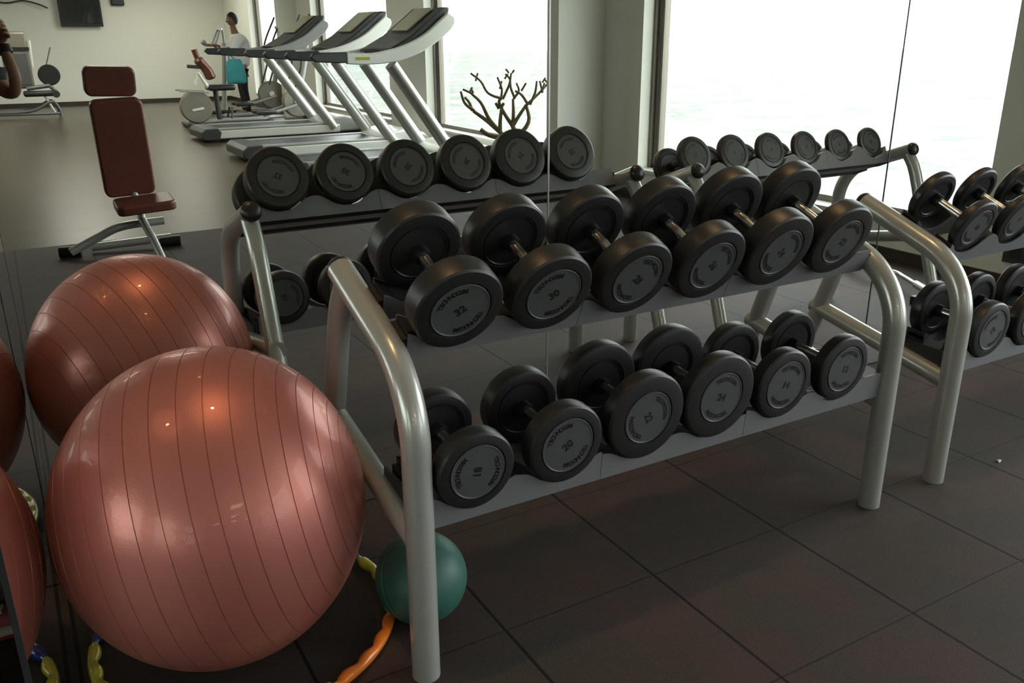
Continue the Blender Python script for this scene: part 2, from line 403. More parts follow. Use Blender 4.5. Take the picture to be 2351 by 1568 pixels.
def dumbbell(center, tilt, Rd, t, num, phi, label, group, gap=GAP):
    o = thing('dumbbell', center, label, 'dumbbell', group)
    o.rotation_euler = (tilt, 0, 0)      # local -y is the front end; front end lower
    if gap not in _handle:
        h = MB(); g = gap/2
        h.lathe([(.0, -g-.01), (.0145, -g-.01), (.0145, -g+.02), (.0138, -g+.022), (.0150, -g*.3), (.0150, g*.3), (.0138, g-.022), (.0145, g-.02), (.0145, g+.01), (0, g+.01)], 24)
        c = MB()
        c.lathe([(.0146, (g-.022)), (.021, (g-.022)), (.0225, (g-.012)), (.0225, (g+.004)), (.0146, (g+.004))], 28)
        _handle[gap] = (h.mesh('handle', 'chrome', 40), c.mesh('collar', 'black', 40))
    hm = link(_handle[gap][0], 'handle', o, RX(pi/2)); link(_handle[gap][1], 'collar', hm); link(_handle[gap][1], 'collar', hm, RX(pi))
    hd, fp, tx = head_meshes(Rd, t, num)
    for s in (0, 1):
        mx = (RZ(pi) if s else I4) @ T(0, -gap/2, 0) @ RX(pi/2) @ RZ(R(phi))
        h = link(hd, 'head', o, mx); link(fp, 'face_plate', h); link(tx[0], 'lettering', h); link(tx[1], 'lettering', h); link(tx[2], 'weight_number', h)
    return o

# ------------------------------------------------------------------ racks
TUP, TLO = R(23), R(5)
SP = .2515
def scallop(d, Rc=.116):
    d = abs(d); a = .072
    if d < a: z = Rc - math.sqrt(Rc**2-d*d)
    else:
        z0 = Rc - math.sqrt(Rc**2-a*a); sl = a/math.sqrt(Rc**2-a*a); e = min(d, SP/2)-a; L = SP/2-a; z = z0 + sl*e - sl*e*e/(2*L)
    return z
def pocket(xx, xs, rads):
    k = min(range(len(xs)), key=lambda q: abs(xx-xs[q])); return scallop(xx-xs[k], rads[k]+.005)
def rack(x0, x1, xs, label, ru, rl, drop=0.0, tz=0.0, dlow=0.0):
    t = thing('dumbbell_rack', ((x0+x1)/2, 1.95, 0), label, 'rack', 'dumbbell racks along the mirror')
    for x in (x0, x1):
        sl = R(20.5); ye, ze = 2.085, .944-tz; Rb = .24; zc = ze-(ye-1.646)*math.tan(sl); tl = Rb*math.tan((pi/2-sl)/2)
        fr = [(x, 1.646, 0), (x, 1.646, .3)]
        for k in range(17):
            a = (pi/2-sl)*k/16; fr.append((x, 1.646+Rb*(1-cos(a)), zc-tl+Rb*sin(a)))
        fr += [(x, 1.646+(ye-1.646)*.7, ze-(ye-1.646)*.3*math.tan(sl)), (x, ye, ze)]
        o = MB().tube(fr, .035, 28).build('end_frame', 'silver', t)
        d = (V(fr[-1])-V(fr[-3])).normalized(); q = d.to_track_quat('Z', 'Y').to_matrix().to_4x4()
        MB().lathe([(0, .022), (.018, .020), (.030, .013), (.0355, .003), (.0355, -.006), (.0, -.006)], 28, T(*fr[-1]) @ q).build('end_cap', 'black', o)
        rp = smooth([(x, 2.05, .91), (x, 2.12, .80), (x, 2.24, .45), (x, 2.40, 0)], 4)
        MB().tube(rp, .031, 24).build('rear_post', 'silver', t)
        MB().tube([(x, 1.655, .375), (x, 2.255, .495)], .031, 24, sy=1.0).build('cross_bar', 'silver', t)
    XA, XB = x0+.035, x1-.035
    def beam(c0, tilt, rads, xs):
        # c0: y,z of the dumbbell axis centre at radius zero reference (valley point), tilt; builds front and rear beams
        for (l0, l1) in ((-.112, -.035), (.035, .112)):
            for (la, lb, nm) in ((l0, l0+.004, 'front_plate'), (l1-.004, l1, 'rear_plate')):
                cuts = [XA]
                for k in range(2, len(xs), 2): cuts.append((xs[k-1]+xs[k])/2)
                cuts.append(XB)
                for a, b in zip(cuts, cuts[1:]):
                    pl = MB(); a2, b2 = a+.0008, b-.0008; n = int((b2-a2)/.012); top = []
                    for i in range(n+1):
                        xx = a2+(b2-a2)*i/n; top.append((xx, pocket(xx, xs, rads)))
                    low = -.034 if nm == 'front_plate' else -.030
                    pl.prism(top + [(b2, low), (a2, low)], la, lb)
                    o = pl.build(nm, 'tray', t, world=False, ang=25); o.matrix_basis = T(0, c0[0], c0[1]) @ RX(tilt)
                    o.matrix_parent_inverse = WM(t).inverted()
            cr = MB(); n = int((XB-XA)/.012); top = []; bot = []
            for i in range(n+1):
                xx = XA+(XB-XA)*i/n; h = pocket(xx, xs, rads)-.006
                top.append((xx, h+.004)); bot.append((xx, h-.008))
            cr.prism(top + bot[::-1], l0+.0045, l1-.0045)
            cr.bb(XA, XB, l0+.006, l1-.006, -.030, -.012)
            for xx in (XA, XB): cr.bb(xx-.03 if xx == XB else xx-.012, xx+.012 if xx == XB else xx+.03, l0+.004, l1-.004, -.034, .026)
            o = cr.build('cradle', 'rubber2', t, world=False, ang=25); o.matrix_basis = T(0, c0[0], c0[1]) @ RX(tilt)
            o.matrix_parent_inverse = WM(t).inverted()
    up0 = (1.816+.112*sin(TUP), .974-.112*cos(TUP)-.004-drop)
    lo0 = (1.745+.108*sin(TLO), .559-.108*cos(TLO)-.004)
    beam(up0, TUP, ru, xs); beam(lo0, TLO, rl, [q+dlow for q in xs])
    # brackets for the lower shelf
    for x in (x0, x1):
        s = 1 if x == x0 else -1
        b = MB(); b.bb(x+s*.012-.004, x+s*.012+.004, 1.66, 1.88, .40, .47); b.tube([(x, 1.685, .415), (x+s*.055, 1.685, .415)], .013, 12)
        b.build('shelf_bracket', 'dgrey', t)
    return t, up0, lo0
TOP = [(.112, .068, '32', 35), (.110, .066, '30', 32), (.110, .064, '28', -42), (.112, .062, '26', -48), (.117, .062, '24', -52), (.116, .060, '22', -22)]
LOW = [(.1015, .055, '18', 80), (.107, .054, '20', 35), (.122, .050, '22', -62), (.124, .050, '24', -15), (.106, .048, '14', -16), (.104, .046, '12', -10)]
T2 = [(.095, .036, '10'), (.093, .034, '9'), (.091, .032, '8'), (.088, .030, '7'), (.086, .029, '6'), (.084, .028, '5')]
L2 = [(.100, .048, '18'), (.100, .048, '16'), (.100, .046, '14'), (.100, .046, '12')]
XS1 = [.832+SP*i for i in range(6)]
r1, UP1, LO1 = rack(.694, 2.332, XS1, 'silver tubular two-tier dumbbell rack, the nearer one beside the pink ball', [a[0] for a in TOP], [a[0] for a in LOW])
XS2 = [2.80+.2445*i for i in range(6)]
SP = .2445
r2, UP2, LO2 = rack(2.672, 4.15, XS2, 'silver tubular two-tier dumbbell rack, the farther one running out at the right', [a[0] for a in T2], [.100]*6, dlow=.022, drop=.035, tz=.018)
ords = ['first', 'second', 'third', 'fourth', 'fifth', 'sixth']
def place(x, base, tilt, Rd, t, num, phi, label, group, dl=0, gap=GAP):
    y = base[0] - Rd*sin(tilt) + dl*cos(tilt); z = base[1] + .004 + Rd*cos(tilt) + dl*sin(tilt) + .0015
    return dumbbell((x, y, z), tilt, Rd, t, num, phi, label, group, gap)
for i in range(6):
    a = TOP[i]; place(XS1[i], UP1, TUP, a[0], a[1], a[2], a[3], 'black rubber dumbbell marked %s, %s from left on nearer rack\'s upper shelf' % (a[2], ords[i]), 'dumbbells on the nearer rack')
    a = LOW[i]; place(XS1[i], LO1, TLO, a[0], a[1], a[2], a[3], 'black rubber dumbbell marked %s, %s from left on nearer rack\'s lower shelf' % (a[2], ords[i]), 'dumbbells on the nearer rack')
for i, a in enumerate(T2):
    place(XS2[i], UP2, TUP, a[0], a[1], a[2], (-35, -40, 20, 60, -10, 30)[i], 'slim black dumbbell marked %s, %s from left on farther rack\'s upper shelf' % (a[2], ords[i]), 'dumbbells on the farther rack', gap=.145)
for i, a in enumerate(L2):
    place(XS2[i]+.022, LO2, TLO, a[0], a[1], a[2], (40, -20, 10, 50)[i], 'black dumbbell marked %s, %s from left on farther rack\'s lower shelf' % (a[2], ords[i]), 'dumbbells on the farther rack')

# ------------------------------------------------------------------ big exercise ball
def grooved(Rb, grooves, gw, gd, n=160):
    prof = []; cuts = sorted(grooves)
    a = 0.0
    angs = [i*pi/180*1.5 for i in range(121)]
    for g in cuts:
        for k in (-1.6, -1, -.4, .4, 1, 1.6): angs.append(g+k*gw)
    angs = [q for q in angs if not any(1.6 < abs(q-g)/gw < 4.5 for g in cuts)]
    angs = sorted(set(round(x, 6) for x in angs if 0 <= x <= pi))
    for x in angs:
        d = 0
        for g in cuts:
            u = abs(x-g)/gw
            if u < .5: d = gd
        r = Rb-d; prof.append((max(0, r*sin(x)), r*cos(x)))
    prof[0] = (0, prof[0][1]); prof[-1] = (0, prof[-1][1])
    return prof
BC = V((.300, 1.985, .425)); BA, BCZ = .364, .392
ax = (CAM_R*.95 + CAM_U*.24 + CAM_F*.10).normalized()
gr = [R(x) for x in (9, 14.5, 20.5, 27, 34, 41.5, 49.5, 57.5, 66, 74.5, 83, 92, 101, 110, 119, 128, 137, 146, 155)]
b = MB().lathe(grooved(1.0, gr, .0030, .0050), 200, ax.to_track_quat('Z', 'Y').to_matrix().to_4x4())
b.v = [(x*BA, y*BA, z*BCZ) for x, y, z in b.v]
o = b.build('exercise_ball', 'ball', ang=60); o.location = BC
tag(o, 'large pearly salmon pink inflated exercise ball with ring grooves resting in a plastic hoop', 'exercise ball')
# medicine ball
b = MB().lathe(grooved(.1235, [R(90)], .012, .0012), 96, RX(R(62)) @ RY(R(15)))
o = b.build('medicine_ball', 'ballgreen', ang=60); o.location = (.783, 1.862, .1245)
tag(o, 'small teal green rubber ball on the floor behind the front leg of the rack', 'ball')
# hoop of coloured segments
HC = (.3588, 2.0625); HR = .381
t = thing('hoop', (HC[0], HC[1], 0), 'segmented hoop in orange, yellow and blue plastic lying around the foot of the pink ball', 'hoop')
for a0, a1, c in ((-71, -26, 'orange'), (-26, 19, 'yellow'), (19, 64, 'blue'), (64, 109, 'orange'), (109, 165, 'blue'), (165, 212, 'yellow'), (212, 250, 'blue'), (250, 289, 'yellow')):
    n = 44; path = []; rad = []
    for i in range(n+1):
        u = i/n; a = R(a0+(a1-a0)*u); wv = .0035*cos(u*2*pi*4)
        path.append((HC[0]+(HR+wv*.6)*cos(a), HC[1]+(HR+wv*.6)*sin(a), .0185)); rad.append(.0145-wv*.55-(.004 if u > .95 or u < .03 else 0))
    MB().tube(path, rad, 16).build('segment', c, t)

# running shoe beyond the side mirror
def loft(sections, n=20):   # sections: (x, halfwidth, z0, z1)
    vs = []; fs = []
    for x, hw, z0, z1 in sections:
        for k in range(n):
            a = 2*pi*k/n; cy, cz = cos(a), sin(a)
            cy = math.copysign(abs(cy)**.7, cy); cz = math.copysign(abs(cz)**.7, cz)
            vs.append((x, hw*cy, (z0+z1)/2+(z1-z0)/2*cz))
    m_ = len(sections)
    for i in range(m_-1):
        for k in range(n): fs.append((i*n+k, i*n+(k+1) % n, (i+1)*n+(k+1) % n, (i+1)*n+k))
    fs.append(tuple(range(n-1, -1, -1))); fs.append(tuple(range((m_-1)*n, m_*n)))
    return MB().add(vs, fs)
t = thing('running_shoe', (-.245, 2.36, 0), 'pink running shoe with pale foam sole on the floor beyond the side mirror', 'shoe', rz=R(8))
SM = WM(t)
def sh(mb): mb.v = [tuple(SM @ V(q)) for q in mb.v]; return mb
sh(loft([(-.14, .028, .012, .045), (-.12, .037, .006, .05), (-.04, .034, .006, .045), (.06, .046, .006, .034), (.12, .036, .010, .032), (.145, .016, .018, .03)])).build('midsole', 'midsole', t)
sh(loft([(-.13, .028, 0, .012), (-.04, .032, 0, .010), (.06, .044, 0, .010), (.13, .02, .004, .014)])).build('outsole', 'redsole', t)
sh(loft([(-.135, .02, .04, .085), (-.11, .032, .04, .105), (-.05, .031, .04, .092), (.0, .034, .035, .082), (.07, .040, .03, .060), (.12, .028, .028, .045), (.138, .012, .028, .036)])).build('upper', 'pink', t)
sh(MB().tube([(-.03, -.02, .088), (-.02, .02, .087)], .003, 8).tube([(0, -.02, .082), (.01, .02, .081)], .003, 8).tube([(.03, -.02, .074), (.04, .02, .072)], .003, 8)).build('laces', 'paper', t)

# paper scrap
b = MB(); b.add([(0, 0, .001), (.018, .004, .006), (.02, .016, .002), (.003, .014, .007), (.01, .009, .010)], [(0, 1, 4), (1, 2, 4), (2, 3, 4), (3, 0, 4), (0, 3, 2, 1)])
o = b.build('paper_scrap', 'paper'); o.location = (2.995, 1.60, 0); tag(o, 'tiny crumpled white paper scrap on the rubber tiles in front of the farther rack', 'litter')

# ------------------------------------------------------------------ things seen in the mirror (they stand behind the photographer)
def F(x, t, z): return V((x, yr(t), z))       # t: distance in the mirror

# television, wall cable
t = thing('television', F(2.07, 23.27, 2.02), 'flat black television hanging on the pale far wall above the gym floor', 'television')
b = MB().bb(1.63, 2.51, yr(23.22), yr(23.16), 1.73, 2.34); b.build('housing', 'black', t, bevel=.01)
MB().bb(1.66, 2.48, yr(23.165), yr(23.155), 1.79, 2.31).build('screen', 'tv', t)
MB().bb(1.95, 2.2, yr(23.298), yr(23.21), 1.95, 2.15).build('wall_bracket', 'dgrey', t)
o = MB().bb(2.75, 3.03, yr(23.3), yr(23.2), 2.19, 2.5).build('wall_speaker', 'black', bevel=.02); tag(o, 'small black box speaker high on the far wall beside the television', 'speaker')
o = MB().tube(smooth([(.2, yr(23.2), 2.30), (.6, yr(23.2), 2.22), (.95, yr(23.2), 2.27), (1.25, yr(23.2), 2.20), (1.42, yr(23.2), 2.12)], 8), .016, 10).tube([(.2, yr(23.3), 2.30), (.2, yr(23.2), 2.30)], .02, 10).build('wall_cable', 'black')
tag(o, 'black curling cable fixed high on the far wall left of the television', 'cable')
# wall socket under the windows
t = thing('wall_socket', (XR, yr(2.955), .235), 'dark square floor-level socket box on the window wall near the farther rack', 'socket')
MB().bb(XR-.012, XR, yr(3.03), yr(2.88), .165, .305).build('cover', 'dgrey', t, bevel=.003)
MB().bb(XR-.016, XR-.012, yr(2.99), yr(2.92), .20, .27).build('outlet', 'black', t, bevel=.002)

# adjustable bench
BY = yr(6.9)
t = thing('weight_bench', (.72, BY, 0), 'adjustable weight bench with brown-red pads set upright, standing on the rubber tiles', 'bench')
def pad(c, w, h, th, tilt, name, lean=0):
    b = MB(); n = 10; poly = []
    r = min(.05, h/3)
    for cx, cz, a0 in ((w/2-r, h/2-r, 0), (-w/2+r, h/2-r, 90), (-w/2+r, -h/2+r, 180), (w/2-r, -h/2+r, 270)):
        for k in range(7): poly.append((cx+r*cos(R(a0+15*k)), cz+r*sin(R(a0+15*k))))
    b.prism(poly, -th/2, th/2)
    o = b.build(name, 'leather', t, world=False, bevel=.016, seg=3)
    o.matrix_basis = T(*c) @ RY(lean) @ RX(tilt); o.matrix_parent_inverse = WM(t).inverted(); return o
pad((.735, BY-.045, 1.212), .34, .205, .075, R(-8), 'head_pad', R(2))
pad((.752, BY+.01, .755), .345, .695, .08, R(-8), 'back_pad', R(-2))
pad((.825, BY+.15, .365), .40, .28, .07, R(84), 'seat_pad', R(-3))
MB().tube([(.755, BY-.10, .95), (.775, BY-.07, .50), (.80, BY+.06, .30), (.80, BY+.08, .22)], .028, 14).build('upright', 'silver', t)
MB().tube([(.80, BY+.10, .24), (.83, BY+.30, .13), (.83, BY+.62, .05)], .028, 14).build('front_strut', 'silver', t)
MB().tube(smooth([(.30, BY+.04, .05), (.48, BY+.04, .13), (.66, BY+.05, .20), (.95, BY+.05, .215)], 6), .030, 14).build('rear_bar', 'silver', t)
MB().tube([(.45, BY-.1, .04), (1.0, BY-.02, .07)], .030, 14).build('floor_bar', 'silver', t)
for x in (.30, .99): MB().tube([(x-.07, BY-.03, .042), (x+.07, BY+.0, .042)], .041, 16).build('rubber_foot', 'black', t)
MB().tube([(.84, BY+.12, .305), (.92, BY+.12, .312)], .009, 10).build('pull_pin', 'yellow', t)

# treadmills
def treadmill(t0, label, white=True):
    t = thing('treadmill', F(3.9, t0+.45, 0), label, 'treadmill', 'treadmills facing the windows')
    P = lambda x, w, z: (x, yr(t0+w), z)
    yy = lambda w: yr(t0+w)
    MB().bb(2.80, 4.62, yy(.13), yy(.78), .155, .185).build('running_belt', 'black', t, bevel=.004)
    for w0, w1 in ((0, .125), (.785, .91)):
        MB().bb(2.78, 4.75, yy(w0), yy(w1), .05, .17).build('side_rail', 'white', t, bevel=.012)
        MB().bb(2.72, 4.6, yy(w0+.01), yy(w1-.01), .171, .20).build('foot_strip', 'lgrey', t, bevel=.01)
    b = MB().prism([(2.60, .06), (2.66, .03), (2.86, .03), (2.90, .14), (2.86, .205), (2.66, .20), (2.60, .15)], yy(-.01), yy(.92)); b.build('rear_cover', 'dgrey', t, bevel=.015)
    b = MB().prism([(4.45, .05), (5.2, .05), (5.24, .12), (5.1, .24), (4.85, .30), (4.6, .27), (4.47, .19)], yy(.03), yy(.88)); b.build('motor_hood', 'white' if white else 'lgrey', t, bevel=.03, seg=3)
    for w in (.045, .865):
        MB().tube([P(4.66, w, .12), P(4.28, w, .66), P(3.90, w, 1.20)], [.075, .072, .07], 20, sy=1.3).build('upright', 'silver', t)
    def arm(w, wd, nm):
        up = smooth([(3.36, 0, 1.335), (3.66, 0, 1.325), (3.98, 0, 1.385), (4.26, 0, 1.50), (4.48, 0, 1.66), (4.58, 0, 1.74)], 5)
        dn = smooth([(4.66, 0, 1.70), (4.66, 0, 1.63), (4.56, 0, 1.52), (4.28, 0, 1.345), (3.95, 0, 1.235), (3.60, 0, 1.205), (3.36, 0, 1.215)], 5)
        o = MB().prism([(p.x, p.z) for p in up] + [(p.x, p.z) for p in dn], yy(w-wd/2), yy(w+wd/2)).build('arm_cover', 'white' if white else 'lgrey', t, bevel=.012)
        MB().bb(3.46, 3.62, yy(w-wd/2-.004), yy(w-wd/2), 1.255, 1.285).build('badge', 'logo', o)
        MB().prism([(2.96, 1.29), (3.0, 1.335), (3.35, 1.34), (3.42, 1.32), (3.42, 1.235), (3.3, 1.225), (3.02, 1.24)], yy(w-.032), yy(w+.032)).build('grip', 'dgrey', t, bevel=.012)
    arm(-.01, .07, 'n'); arm(.92, .07, 'f')
    b = MB().prism([(3.9, 1.30), (4.2, 1.40), (4.62, 1.73), (4.64, 1.80), (4.55, 1.80), (4.15, 1.50), (3.88, 1.36)], yy(.03), yy(.88)); b.build('console', 'dgrey', t, bevel=.02)
    MB().prism([(4.20, 1.547), (4.52, 1.79), (4.505, 1.802), (4.185, 1.56)], yy(.22), yy(.70)).build('display', 'screen', t, bevel=.004)
    MB().tube([P(3.86, .08, 1.34), P(3.82, .3, 1.36), P(3.82, .6, 1.36), P(3.86, .83, 1.34)], .018, 12).build('front_bar', 'black', t)
    return t
treadmill(9.40, 'nearest of three white and grey treadmills, with a white arm cover and tall console')
treadmill(11.25, 'middle one of three treadmills facing the windows, its deck between the other two')
treadmill(13.75, 'farthest of three treadmills, grey arm cover, beside the standing person', white=False)

# recumbent bike
def disc(c, r, w, nm, m, par, bev=.02):
    o = MB().lathe([(0, -w/2), (r*.93, -w/2), (r, -w/2+.02), (r, w/2-.02), (r*.93, w/2), (0, w/2)], 48, T(*c) @ RX(pi/2)).build(nm, m, par); return o
t = thing('recumbent_bike', F(3.3, 16.6, 0), 'recumbent exercise bike with a round olive-grey flywheel housing and brown-red seat back', 'exercise bike')
Y = yr(16.55)
disc((3.10, Y, .33), .275, .16, 'wheel_housing', 'olive', t)
b = MB(); b.prism([(-.10, -.02), (-.08, -.035), (.10, -.01), (.11, .01), (.09, .03), (-.09, .0)], 0, -.006); b.v = [(x+3.11, y+Y+.091, z+.30) for x, y, z in b.v]; b.build('badge', 'paper', t)
MB().tube([(2.95, Y, .06), (3.6, Y, .08), (4.35, Y, .07)], .04, 14).build('base_beam', 'lgrey', t)
for x in (2.9, 4.35): MB().tube([(x, Y-.28, .04), (x, Y+.28, .04)], .035, 12).build('floor_foot', 'dgrey', t)
MB().tube(smooth([(3.18, Y-.02, 1.30), (3.24, Y-.02, 1.12), (3.36, Y-.02, .96), (3.42, Y-.02, .80)], 5), [.05]*5+[.085]*5+[.09]*5+[.07], 16, sy=2.1).build('seat_back', 'leather', t)
MB().bb(3.32, 3.78, Y-.2, Y+.2, .60, .70).build('seat', 'black', t, bevel=.04, seg=3)
MB().tube([(3.48, Y, .10), (3.46, Y, .60)], .045, 14).build('seat_post', 'dgrey', t)
MB().tube([(3.10, Y+.1, .72), (3.18, Y+.1, .92), (3.32, Y+.1, .66)], .035, 12).build('side_frame', 'white', t)
for s in (-1, 1):
    MB().tube([(2.82, Y+s*.2, .62), (3.3, Y+s*.2, .58)], .014, 10).build('seat_handle', 'lgrey', t)
    MB().tube([(3.7, Y+s*.1, .30), (3.66, Y+s*.16, .12)], .018, 10).build('crank', 'dgrey', t)
MB().tube([(3.02, Y+.06, 1.02), (3.22, Y+.06, 1.0)], .03, 10).build('console_arm', 'dgrey', t)

# elliptical trainers
def elliptical(x, tt, label, s=1):
    Y = yr(tt); t = thing('elliptical_trainer', (x, Y, 0), label, 'elliptical trainer', 'elliptical trainers by the far windows')
    disc((x, Y, .42), .26*s, .14, 'wheel_housing', 'olive', t)
    disc((x-.02, Y+.085, .44), .055, .04, 'wheel_hub', 'white', t)
    MB().tube([(x-.95, Y, .06), (x+.35, Y, .08)], .04, 12).build('base_beam', 'lgrey', t)
    for xx in (x-.95, x+.38): MB().tube([(xx, Y-.3, .04), (xx, Y+.3, .04)], .035, 12).build('floor_foot', 'dgrey', t)
    MB().tube([(x+.05, Y, .55), (x+.2, Y, 1.1), (x+.26, Y, 1.45)], .045, 14).build('console_post', 'lgrey', t)
    for q in (-1, 1):
        MB().tube(smooth([(x-.1, Y+q*.25, .62), (x+.05, Y+q*.27, 1.05), (x+.02, Y+q*.27, 1.35), (x+.26, Y+q*.27, 1.85)], 6), .018, 10).build('swing_arm', 'dgrey', t)
        MB().tube([(x+.05, Y+q*.16, .40), (x-.65, Y+q*.16, .22)], .025, 10).build('pedal_bar', 'lgrey', t)
        MB().bb(x-.75, x-.42, Y+q*.16-.07, Y+q*.16+.07, .24, .29).build('pedal', 'black', t, bevel=.012)
    b = MB().bb(-.16, .16, -.02, .02, -.12, .12); MX = T(x+.28, Y, 1.58) @ RZ(R(90)) @ RX(R(-28)); b.v = [tuple(MX @ V(q)) for q in b.v]
    b.build('console', 'lgrey', t, bevel=.01)
    return t
elliptical(4.78, 17.75, 'elliptical trainer with round grey flywheel right behind the standing person')
elliptical(4.62, 15.55, 'elliptical trainer with its console and tall swing arms against the window')
# bike with aerobars in front of the person
t = thing('upright_bike', F(4.0, 18.75, 0), 'upright exercise bike whose looped grey handlebar the standing person holds', 'exercise bike')
Y = yr(18.75)
MB().tube(smooth([(3.78, Y+.14, 1.40), (3.86, Y+.15, 1.34), (3.98, Y+.14, 1.36), (4.06, Y+.14, 1.50), (4.12, Y+.1, 1.62), (4.18, Y, 1.62), (4.2, Y, 1.35)], 6), .022, 10).build('handlebar', 'lgrey', t)
MB().tube(smooth([(3.78, Y-.14, 1.40), (3.86, Y-.15, 1.34), (3.98, Y-.14, 1.36), (4.06, Y-.14, 1.50), (4.12, Y-.1, 1.62), (4.18, Y, 1.62)], 6), .022, 10).build('handlebar', 'lgrey', t)
MB().tube([(3.75, Y+.14, 1.41), (3.80, Y+.14, 1.385)], .045, 12).build('grip', 'lgrey', t)
MB().tube([(4.2, Y, 1.38), (4.12, Y, .6), (4.05, Y, .1)], .05, 12).build('post', 'lgrey', t)
MB().tube([(3.7, Y, .05), (4.9, Y, .05)], .04, 12).build('base_beam', 'dgrey', t)

# weight machine at the left
t = thing('weight_machine', F(.5, 20.4, 0), 'grey plate-stack weight machine with a dark cam wheel at the far left', 'gym machine')
Y = yr(20.4)
MB().bb(.30, .78, Y-.3, Y+.1, .55, 1.62).build('weight_stack_cover', 'olive', t, bevel=.05, seg=3)
MB().bb(.34, .74, Y+.10, Y+.115, .62, 1.22).build('cover_panel', 'steel', t, bevel=.01)
MB().bb(.33, .79, Y+.1, Y+.12, 1.26, 1.33).build('cover_band', 'black', t, bevel=.004)
MB().tube([(.80, Y+.1, .95), (.82, Y+.1, 1.45)], .02, 10).build('guide_rod', 'white', t)
disc((1.06, Y+.15, .80), .20, .1, 'cam_wheel', 'black', t)
MB().tube([(1.04, Y+.2, 1.0), (1.16, Y+.2, 1.32)], .012, 8).build('lever', 'steel', t)
MB().bb(.55, 1.1, Y-.1, Y+.3, .40, .50).build('seat', 'black', t, bevel=.04, seg=3)
MB().tube([(.62, Y+.2, .55), (1.02, Y+.2, .60), (1.14, Y+.2, .48)], .04, 12).build('link_arm', 'steel', t)
MB().tube([(1.12, Y+.2, .44), (1.12, Y+.32, .44)], .07, 16).build('roller_pad', 'dgrey', t)
for y_ in (Y-.05, Y+.35):
    MB().tube(smooth([(-.4, y_, .12), (.6, y_, .13), (1.0, y_, .30), (1.12, y_, .18), (1.15, y_, .02)], 5), .028, 12).build('frame_rail', 'steel', t)
MB().tube([(-.4, Y+.35, .09), (1.14, Y+.35, .07)], .024, 12).build('floor_rail', 'steel', t)
MB().tube([(.92, Y+.2, .40), (1.05, Y+.2, .08)], .024, 12).build('strut', 'white', t)

# EZ curl bar on low blocks near the window wall
bar = [F(4.86, 4.05, .075), F(4.79, 3.74, .075), F(4.71, 3.60, .075), F(4.755, 3.42, .075), F(4.70, 3.30, .075), F(4.62, 3.16, .075), F(4.49, 2.93, .075)]
t = thing('curl_bar', bar[3], 'zigzag chrome curl bar lying on the floor by the window wall', 'barbell bar')
MB().tube(smooth(bar[1:6], 6), .014, 12).build('bent_shaft', 'chrome', t)
MB().tube([bar[0], bar[1]], .024, 16).build('sleeve', 'chrome', t); MB().tube([bar[5], bar[6]], .024, 16).build('sleeve', 'chrome', t)
for a, q in ((0, .35), (5, .6)):
    c = bar[a].lerp(bar[a+1], q); MB().bb(c.x-.09, c.x+.09, c.y-.05, c.y+.05, 0, .052).build('rest_block', 'black', t, bevel=.006)

# bare potted shrub by the window
PB = F(4.80, 8.35, 0)
t = thing('potted_shrub', PB, 'leafless branching potted shrub standing in front of the second window', 'plant')
MB().lathe([(0, 0), (.13, 0), (.17, .26), (.185, .27), (.185, .30), (.165, .30), (.16, .26), (0, .26)], 36, T(*PB)).build('pot', 'pot', t)
MB().lathe([(0, .275), (.155, .27), (.155, .262), (0, .262)], 24, T(*PB)).build('soil', 'soil', t)
# branch points given as (across, up) in metres; across runs along the line of sight's normal
ux = V((.87, .5, 0)).normalized()   # mirrored: away from the far windows
def bp_(a, z, d=0): return PB + V((1.02*a+.3*d, .58*a+.8*d, z*1.02))
segs = [
 [(0, .27), (-.03, .42), (-.10, .50)], [(-.10, .50), (-.22, .62), (-.34, .72)], [(-.34, .72), (-.43, .80), (-.47, .92)], [(-.34, .72), (-.36, .80), (-.40, .86)],
 [(-.10, .50), (-.20, .64), (-.27, .80), (-.36, .90)], [(-.36, .90), (-.38, .95)], [(-.36, .90), (-.33, .96)], [(-.36, .90), (-.44, .94)],
 [(-.10, .50), (-.105, .62), (-.10, .74)], [(-.10, .74), (-.13, .80)], [(-.10, .74), (-.07, .80)],
 [(0, .27), (.03, .50), (.02, .56)], [(.02, .56), (-.05, .68), (-.10, .80), (-.09, .84)], [(-.09, .84), (-.22, .90), (-.29, 1.02), (-.38, 1.10)], [(-.29, 1.02), (-.27, 1.10)],
 [(-.09, .84), (-.08, .94), (-.12, 1.06)], [(-.09, .84), (-.04, .98), (-.02, 1.10)], [(-.08, .94), (-.06, 1.02)], [(-.02, 1.10), (-.05, 1.14)], [(-.02, 1.10), (.0, 1.13)],
 [(.02, .56), (.03, .70), (.03, .84)], [(.03, .84), (-.01, .95), (-.02, 1.04), (-.06, 1.09)], [(-.02, 1.04), (.01, 1.09)], [(.03, .84), (.08, .92), (.06, 1.0)], [(.08, .92), (.12, 1.0)],
 [(.02, .56), (.08, .66), (.16, .78)], [(.16, .78), (.10, .88), (.04, .92)], [(.16, .78), (.20, .90), (.21, 1.02)], [(.16, .78), (.28, .90), (.38, 1.02)], [(.28, .90), (.30, 1.0)], [(.30, 1.0), (.27, 1.04)], [(.30, 1.0), (.33, 1.05)], [(.28, .90), (.25, 1.02)],
 [(.03, .40), (.17, .60), (.16, .78)], [(-.03, .42), (-.2, .47), (-.28, .53)]]
b = MB()
for i, sg in enumerate(segs):
    d = ((i*37) % 11-5)*.012; n = len(sg); rad = [max(.010, .032*(1-(q[1]-.25)*.95)) for q in sg]
    pts = [bp_(q[0], q[1], d*min(1, max(0, (q[1]-.5)*2))) for q in sg]
    if n > 2: pp = smooth(pts, 4); rr = [rad[0]+(rad[-1]-rad[0])*k/(len(pp)-1) for k in range(len(pp))]
    else: pp, rr = pts, rad
    b.tube(pp, rr, 8)
